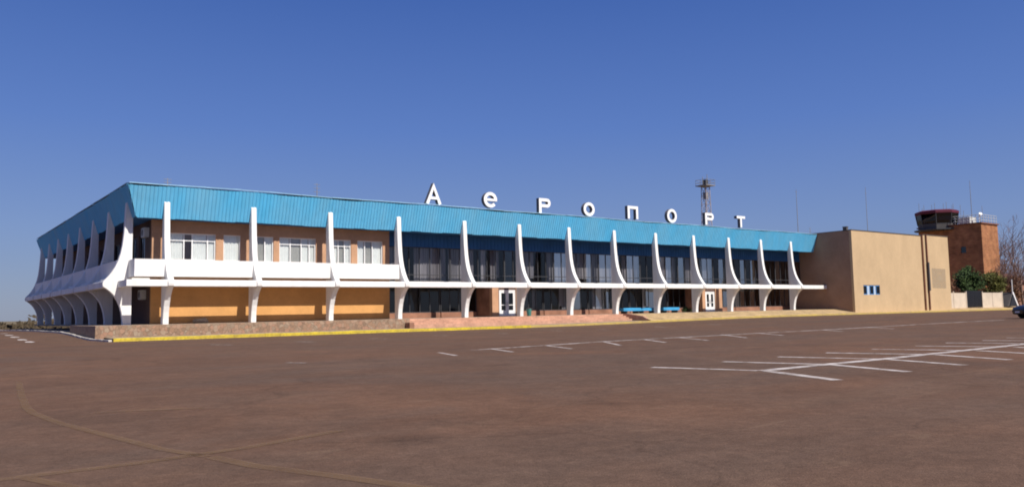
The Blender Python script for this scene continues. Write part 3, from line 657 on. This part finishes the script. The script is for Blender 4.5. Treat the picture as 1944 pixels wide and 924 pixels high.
# ------------------------------------------------------------------ control tower
K = empty('control_tower', (137, 10, -.3), 'brown brick control tower with a dark flared glass cab behind the cream block', 'control tower')
def kx(b, n, mt, par=None, fix=True):
    o = b.build(n, mt, par or K, fix)
    if par is None: o.location = (-137, -10, .3)
    return o
b = MB(); wall_holes(b, 4.9, 15.7, -.3, 14.1, [(7.6, 8.5, 9.2, 10.3), (11, 11.9, 9.2, 10.3)], 134, 134.35, lambda u, d, z: (d, u, z)); b.box(134.35, 140.5, 4.9, 5.2, -.3, 14.1); b.box(140.2, 140.5, 5.2, 15.7, -.3, 14.1); b.box(134.35, 140.2, 15.4, 15.7, -.3, 14.1)
kx(b, 'brick_shaft', m_tower)
b = MB()
for y in (7.6, 11): b.box(134.12, 134.2, y+.0, y+.9, 9.2, 10.3)
kx(b, 'window', m_cabglass)
b = MB(); b.box(133.8, 140.7, 4.7, 15.9, 14.1, 14.32); kx(b, 'roof_slab', m_houseroof)
cx, cy = 135.4, 12.9
def ring(r, z, n=8): return [(cx+r/math.cos(math.pi/n)*math.cos((i+.5)*2*math.pi/n), cy+r/math.cos(math.pi/n)*math.sin((i+.5)*2*math.pi/n), z) for i in range(n)]
b = MB(); R_ = [ring(3.3, 13.45), ring(3.55, 13.6), ring(3.55, 13.78)]; b.grid(R_, False, True); b.face(R_[0]); b.face(R_[-1]); kx(b, 'cab_walkway', m_alum)
b = MB(); R_ = [ring(2.86, 13.79), ring(2.92, 14.65)]; b.grid(R_, False, True); kx(b, 'cab_base', m_roof)
b = MB(); R_ = [ring(2.92, 14.66), ring(3.18, 16.5)]; b.grid(R_, False, True); kx(b, 'cab_glazing', m_cabglass)
b = MB(); lo, hi = ring(2.94, 14.66), ring(3.20, 16.5)
for p, q in zip(lo, hi): b.tube([p, q], .08, 5)
b.grid([[(*p[:2], z) for p in (lo+lo[:1])] for z in (14.62, 14.74)]); kx(b, 'cab_mullion', m_alum)
b = MB(); b.tube([(cx, cy, 13.8), (cx, cy, 15.4), (cx, cy, 15.45)], [1.9, 1.9, 1.5], 10); kx(b, 'cab_console', m_dark)
b = MB(); R_ = [ring(3.25, 16.51), ring(3.32, 16.6), ring(3.32, 17.0), ring(2.9, 17.2)]; b.grid(R_, False, True); b.face(R_[0]); b.face(R_[-1]); kx(b, 'cab_roof', m_maroon)
for i in range(9):
    t = i/9*6.283; r = 2.8; x, y = cx+r*math.cos(t), cy+r*math.sin(t); b = MB(); b.tube([(x, y, 17.05), (x, y, 17.6+random.uniform(.3, 1.5))], .035, 4); kx(b, 'aerial', m_pole)
b = MB()
for z in (14.75, 15.25, 15.7):
    b.tube([(134.0, 4.95, z), (140.4, 4.95, z)], .04, 4); b.tube([(134.0, 4.95, z), (134.0, 9.5, z)], .04, 4)
for k in range(7): b.tube([(134+k*1.06, 4.95, 14.3), (134+k*1.06, 4.95, 15.7)], .04, 4); b.tube([(134, 4.95+.7*k, 14.3), (134, 4.95+.7*k, 15.7)], .04, 4)
kx(b, 'railing', m_acw)
b = MB(); b.box(135.2, 137.8, 7.2, 9.2, 14.32, 15.6); kx(b, 'roof_hut', m_acw)
b = MB(); b.tube([(136.6, 6.2, 14.3), (136.6, 6.2, 16.0)], .06, 5); b.tube([(136.6, 6.2, 15.7), (136.45, 6.0, 15.85), (136.3, 5.8, 16)], [.06, .22, .3], 12); kx(b, 'dish', m_letter)
for x, y, h in ((137.5, 6, 3.2), (139, 7, 2.4), (136, 9, 3.6), (138.3, 9.5, 2.8)):
    b = MB(); b.tube([(x, y, 14.3), (x, y, 14.3+h)], .035, 4); kx(b, 'whip_aerial', m_pole)

# ------------------------------------------------------------------ antennas on poles
def antenna(x, y, z0, z1, label, r=.05, kind=0):
    o = empty('antenna_mast', (x, y, z0), label, 'antenna', 'thin antennas against the sky')
    h = z1-z0; b = MB(); b.tube([(0, 0, 0), (0, 0, h*.6), (0, 0, h)], [r, r*.9, r*.5], 6); b.build('pole', m_pole, o)
    b = MB()
    for k in range(3 if kind else 1):
        zz = h*(.95-.12*k); b.tube([(-.28, 0, zz), (.28, 0, zz)], .018, 4)
    b.build('crossbar', m_pole, o)
antenna(84.4, 8, 9.35, 16.6, 'thin antenna pole on the roof between the last letter and the cream block')
antenna(104.4, 9, -.3, 18.6, 'tall thin antenna pole rising behind the middle of the cream block', .06)
antenna(139.2, 8.5, 14.3, 22.5, 'tallest thin antenna pole on the right of the brick control tower', .06)
antenna(1.65, 8, 9.05, 11.1, 'short antenna with crossbars on the blue roof near its left corner', .04, 1)
antenna(13.8, 8, 9.05, 11.7, 'short thin antenna on the blue roof left of the letter A', .04, 1)
antenna(88.9, 9, 9.35, 11.6, 'small pale antenna on the cream block roof beside the end of the blue fascia', .035, 1)

# ------------------------------------------------------------------ far right: fence, gate, trees, shed, car
F = empty('panel_fence', (103, -2, -.2), 'low cream panel fence running right from the cream block', 'fence')
FB_ = MB()
for x0, x1 in ((102.7, 106.7), (106.8, 110.6), (116.1, 119.4), (119.5, 122.9)):
    b = MB(); b.box(x0-103, x1-103, -.08, .08, -.3, 2.15+random.uniform(-.04, .04)); b.build('panel', m_fence, F)
for x in (110.7, 116.0, 122.95, 106.75):
    b = MB(); b.box(x-103-.1, x-103+.1, -.12, .12, -.3, 2.35); b.build('post', m_fence, F)
o = empty('dark_gate', (113.35, -2, -.2), 'dark closed metal gate between the cream fence panels under the green tree', 'gate')
for x0, x1 in ((-2.5, -.02), (.02, 2.5)):
    b = MB(); b.box(x0, x1, -.04, .04, .08, 2.45)
    for k in range(8): b.box(x0+.1+k*.3, x0+.16+k*.3, -.065, -.04, .1, 2.43)
    b.build('gate_leaf', m_black, o)
o = empty('gable_shelter', (125.2, -2.6, -.2), 'small white gabled shelter with a dark opening beside the black car', 'shelter')
b = MB(); b.prism([(1.45, 0), (1.75, 0), (.15, 2.25), (-.12, 2.25), (-.12, 1.9), (0, 1.9)], 'y', -.2, -.05); b.build('gable_frame', m_letter, o)
b = MB(); b.prism([(-1.7, 0), (1.7, 0), (0, 2.18)], 'y', -.045, 2.2); b.build('roof', m_roof, o)
b = MB(); b.prism([(-1.44, .005), (1.44, .005), (0, 1.88)], 'y', -.18, -.06); b.build('opening_shade', m_black, o)  # solid black fill stands for the shade inside the opening
b = MB(); b.tube([(.0, -.1, 2.2), (.0, -.1, 4.2)], .07, 6); b.build('finial_post', m_letter, o)

def leafy(name, loc, blobs, mt, nleaf, size, label, cat, trunk=None, group=None):
    o = empty(name, loc, label, cat, group); b = MB(); tot = sum(r**2 for *_, r in blobs)
    for (x, y, z, r) in blobs:
        for k in range(int(nleaf*r*r/tot)):
            d = Vector((random.gauss(0, 1), random.gauss(0, 1), random.gauss(0, 1))).normalized(); rad = r*(random.random()**.45)*(1+.25*math.sin(d.x*5+x)+.2*math.sin(d.z*6+y))
            p = Vector((x, y, z))+Vector((d.x*rad, d.y*rad, d.z*rad*.9)); s = size*random.uniform(.6, 1.4)
            u = Vector((random.gauss(0, 1), random.gauss(0, 1), random.gauss(0, 1))).normalized(); v = u.orthogonal().normalized()*s*.55; u = u*s
            b.face([p-u, p-v, p+u, p+v])
    b.build('crown', mt, o, fix=False)
    if trunk:
        t = MB(); t.tube([(0, 0, -.3), (.05, 0, trunk*.5), (0, .05, trunk)], [.18, .13, .08], 7)
        for (x, y, z, r) in blobs[:5]: t.tube([(0, 0, trunk*.6), (x*.5, y*.5, trunk*.7+z*.15), (x, y, z)], [.07, .05, .02], 5)
        t.build('trunk', m_bark, o)
    return o
leafy('green_tree', (118.2, .6, -.2), [(-3.1, 0, 4.3, .9), (-2.2, .2, 3.5, 1.1), (-.9, .3, 4.9, 1.3), (.2, .2, 5.8, .8), (.9, -.2, 4.6, 1.4), (2.4, .1, 4.3, 1.0), (3.1, -.2, 3.5, .9), (-1.8, -.3, 2.5, .9), (1.6, .2, 2.8, 1.0), (0, .5, 3.4, 1.3), (-.3, -.5, 2.2, .8)], m_leaf, 6500, .15, 'dark green bushy tree standing over the dark gate', 'tree', 3.2)
leafy('green_tree', (125.6, .2, -.2), [(-2.2, 0, 4.2, .9), (-1.0, 0, 4.5, 1.1), (.5, .3, 4.9, 1.0), (1.8, -.2, 4.2, 1.0), (2.9, .1, 3.5, .9), (-.8, -.3, 3.2, 1.1), (1.0, -.2, 3.1, 1.0), (2.3, 0, 2.5, .8), (-1.7, .2, 2.4, .7)], m_olive, 5200, .15, 'olive green tree right of the dark green one, over the cream fence', 'tree', 3.0)
leafy('dry_bush', (112.4, 1.6, -.2), [(-1.5, 0, 2.6, 1.3), (.3, .2, 3.6, 1.4), (1.6, 0, 2.4, 1.2), (.2, -.2, 1.6, 1.2), (-.8, .3, 4.6, .9)], m_dry, 2200, .15, 'reddish dry leaved bush between the cream block and the green tree', 'bush')
leafy('dry_bush', (131.5, 1, -.2), [(-2, 0, 1.8, 1.3), (-.6, .3, 3.2, 1.3), (1.2, 0, 4.0, 1.2), (2.4, 0, 2.4, 1.4), (3.8, .3, 3.2, 1.3), (5.2, .2, 1.8, 1.3), (4.6, 0, 4.6, .9)], m_dry, 3600, .15, 'reddish dry bush behind the white gabled shelter', 'bush')
leafy('green_shrub', (54.1, 2.3, -.02), [(-.5, 0, .25, .3), (0, .1, .35, .4), (.6, 0, .25, .33)], m_leaf, 900, .06, 'low green shrub right of the blue benches before the hall', 'shrub')

def bare_tree(x, y, h, label, seed, spread=.55):
    rnd = random.Random(seed); o = empty('bare_tree', (x, y, -.3), label, 'tree', 'leafless trees at the right edge')
    tr, tw = MB(), MB()
    def grow(p, d, l, r, dep):
        pts = [p]; q = p.copy(); dd = d.copy(); n = 3
        for i in range(n):
            dd = (dd+Vector((rnd.gauss(0, .13), rnd.gauss(0, .13), .05))).normalized(); q = q+dd*l/n; pts.append(q.copy())
        (tr if dep < 2 else tw).tube(pts, [r*(1-.35*i/n) for i in range(n+1)], 5 if dep < 2 else 3, False)
        if dep >= 6: return
        for k in range(rnd.choice((3, 3, 4)) if dep < 3 else 2):
            i = rnd.choice((1, 2, 3)) if k else 3
            nd = (dd+Vector((rnd.gauss(0, spread), rnd.gauss(0, spread), rnd.gauss(.1, spread*.6)))).normalized()
            grow(pts[i], nd, l*rnd.uniform(.6, .82), max(.022, r*.58), dep+1)
    grow(Vector((0, 0, 0)), Vector((0, 0, 1)), h*.3, h*.014, 0)
    tr.build('trunk', m_bark, o, fix=False); tw.build('crown', m_twig, o, fix=False)
bare_tree(143, 5.0, 15, 'tall leafless tree just right of the brick control tower', 3)
bare_tree(149.5, 5.0, 17.5, 'leafless tree cut by the right edge of the picture, tallest of the bare trees', 11)
bare_tree(133.5, 2.0, 9.5, 'lower leafless tree in front of the control tower corner', 5)
bare_tree(138.6, 1.4, 10.5, 'lower leafless tree at the right edge above the black car', 8)
bare_tree(163, 12, 17, 'leafless tree farthest back behind the brick outbuilding', 21)
bare_tree(146, 8.0, 14.5, 'slim leafless tree half hidden between the tallest bare tree and the tower', 31)
bare_tree(154.5, 9.0, 16.5, 'broad leafless tree deep in the group at the right edge', 37)
bare_tree(141.2, 3.2, 8, 'smallest leafless tree beside the white gabled shelter', 41)
H_ = empty('brick_outbuilding', (152, 10, -.3), 'low reddish brick outbuilding behind the bare trees', 'building')
b = MB(); wall_holes(b, -7, 14, 0, 4.6, [(-5+k*3.2, -3.8+k*3.2, 1.4, 3) for k in range(6)], 0, .3); b.box(-7, -6.7, .3, 8, 0, 4.6); b.box(13.7, 14, .3, 8, 0, 4.6); b.box(-6.7, 13.7, 7.7, 8, 0, 4.6); b.build('wall', m_redbrick, H_)
b = MB(); b.prism([(-.5, 4.6), (8.5, 4.6), (4, 6.6)], 'x', -7.4, 14.4); b.build('roof', m_houseroof, H_)
b = MB()
for k in range(6): b.box(-5+k*3.2, -3.8+k*3.2, .12, .16, 1.4, 3)
b.build('window', m_cabglass, H_)

# black car, mostly outside the frame at the right
CA = empty('parked_car', (50.85, -33.7, G(50.85, -33.7)), 'black car nosing into the picture at its right edge', 'car', None, math.atan2(.602, -.798)+.0)
# car built along +x = front
PF = [(-2.15, .45, .62, .62), (-2.1, .32, .95, .74), (-1.6, .26, 1.02, .82), (-1.25, .24, 1.12, .84), (-.75, .22, 1.40, .84), (-.1, .2, 1.46, .85), (.45, .2, 1.40, .85), (1.05, .22, 1.02, .85), (1.6, .24, .93, .83), (2.02, .28, .80, .76), (2.18, .34, .62, .60)]
b = MB(); rows = []
for x, z0, z1, hw_ in PF:
    belt = min(z1, .95); r = []
    for y, z in ((-hw_*.9, z0), (-hw_, z0+.12), (-hw_, (z0+belt)/2+.05), (-hw_*.96, belt-.04), (-hw_*(.72 if z1 > 1.1 else .8), z1-.03), (-hw_*.4, z1), (hw_*.4, z1), (hw_*(.72 if z1 > 1.1 else .8), z1-.03), (hw_*.96, belt-.04), (hw_, (z0+belt)/2+.05), (hw_, z0+.12), (hw_*.9, z0)): r.append((x, y, z))
    rows.append(r)
b.grid(rows, True, True); b.face(rows[0]); b.face(rows[-1][::-1]); b.build('body', m_black, CA)
b = MB(); b.grid([[(1.02, y*.62, 1.05+.006), (.5, y*.58, 1.375)] for y in (-1, -.4, .4, 1)]); b.build('windscreen', m_cabglass, CA)
for s in (-1, 1):
    b = MB(); b.grid([[(1.98, s*(.5), .66), (2.0, s*(.5), .78)], [(1.95, s*(.72), .66), (1.90, s*(.70), .79)]]); b.grid([[(2.05, s*.45, .64), (2.0, s*.45, .79)], [(1.97, s*.745, .64), (1.93, s*.735, .79)]]); b.build('headlight', m_lamp, CA)
for x in (-1.35, 1.38):
    for s in (-1, 1):
        b = MB(); b.tube([(x, s*.60, .31), (x, s*.62, .31), (x, s*.80, .31), (x, s*.835, .31)], [.28, .315, .315, .28], 20); wo = b.build('wheel', m_tyre, CA)
        b = MB(); b.tube([(x, s*.836, .31), (x, s*.85, .31)], [.2, .18], 14); b.build('rim', m_pole, wo)
b = MB(); b.box(2.165, 2.19, -.26, .26, .40, .51); b.build('number_plate', m_letter, CA)
b = MB(); b.box(2.10, 2.175, -.42, .42, .53, .60); b.build('grille', m_alum, CA)

# ------------------------------------------------------------------ far left: mesh fence, scrub
MF = empty('mesh_fence', (-6.2, 47.2, G(-6, 47)), 'pale thin rail and mesh fence beyond the far left corner of the lot', 'fence')
b = MB()
for k in range(24): b.tube([(-.2-k*2.4, 0, 0), (-.2-k*2.4, 0, 2.35)], .045, 5)
b.build('post', m_acw, MF)
b = MB()
for z in (1.2, 2.3): b.tube([(0, 0, z), (-56, 0, z)], .07, 4)
b.build('rail', m_acw, MF)
b = MB(); rnd = random.Random(2)
for k in range(9000):
    x = rnd.uniform(-150, 30); y = rnd.uniform(54, 70); hmax = 1.45+.45*math.sin(x*.35)+.3*math.sin(x*1.1+2); z = -1.0+rnd.random()**1.3*hmax*1.25
    u = Vector((rnd.gauss(0, 1), rnd.gauss(0, 1), rnd.gauss(0, 1))).normalized()*.34; v = u.orthogonal().normalized()*.2; p = Vector((x, y, z)); b.face([p-u, p-v, p+u, p+v])
for k in range(70):
    x = -150+k*2.6; b.tube([(x, 71, -1.1), (x+2.6, 71, -1.1)], 1.15, 5, False)
tag(b.build('distant_scrub', m_scrub, fix=False), 'dark brown scrub strip on the horizon left of the terminal', 'scrub', None, 'stuff')
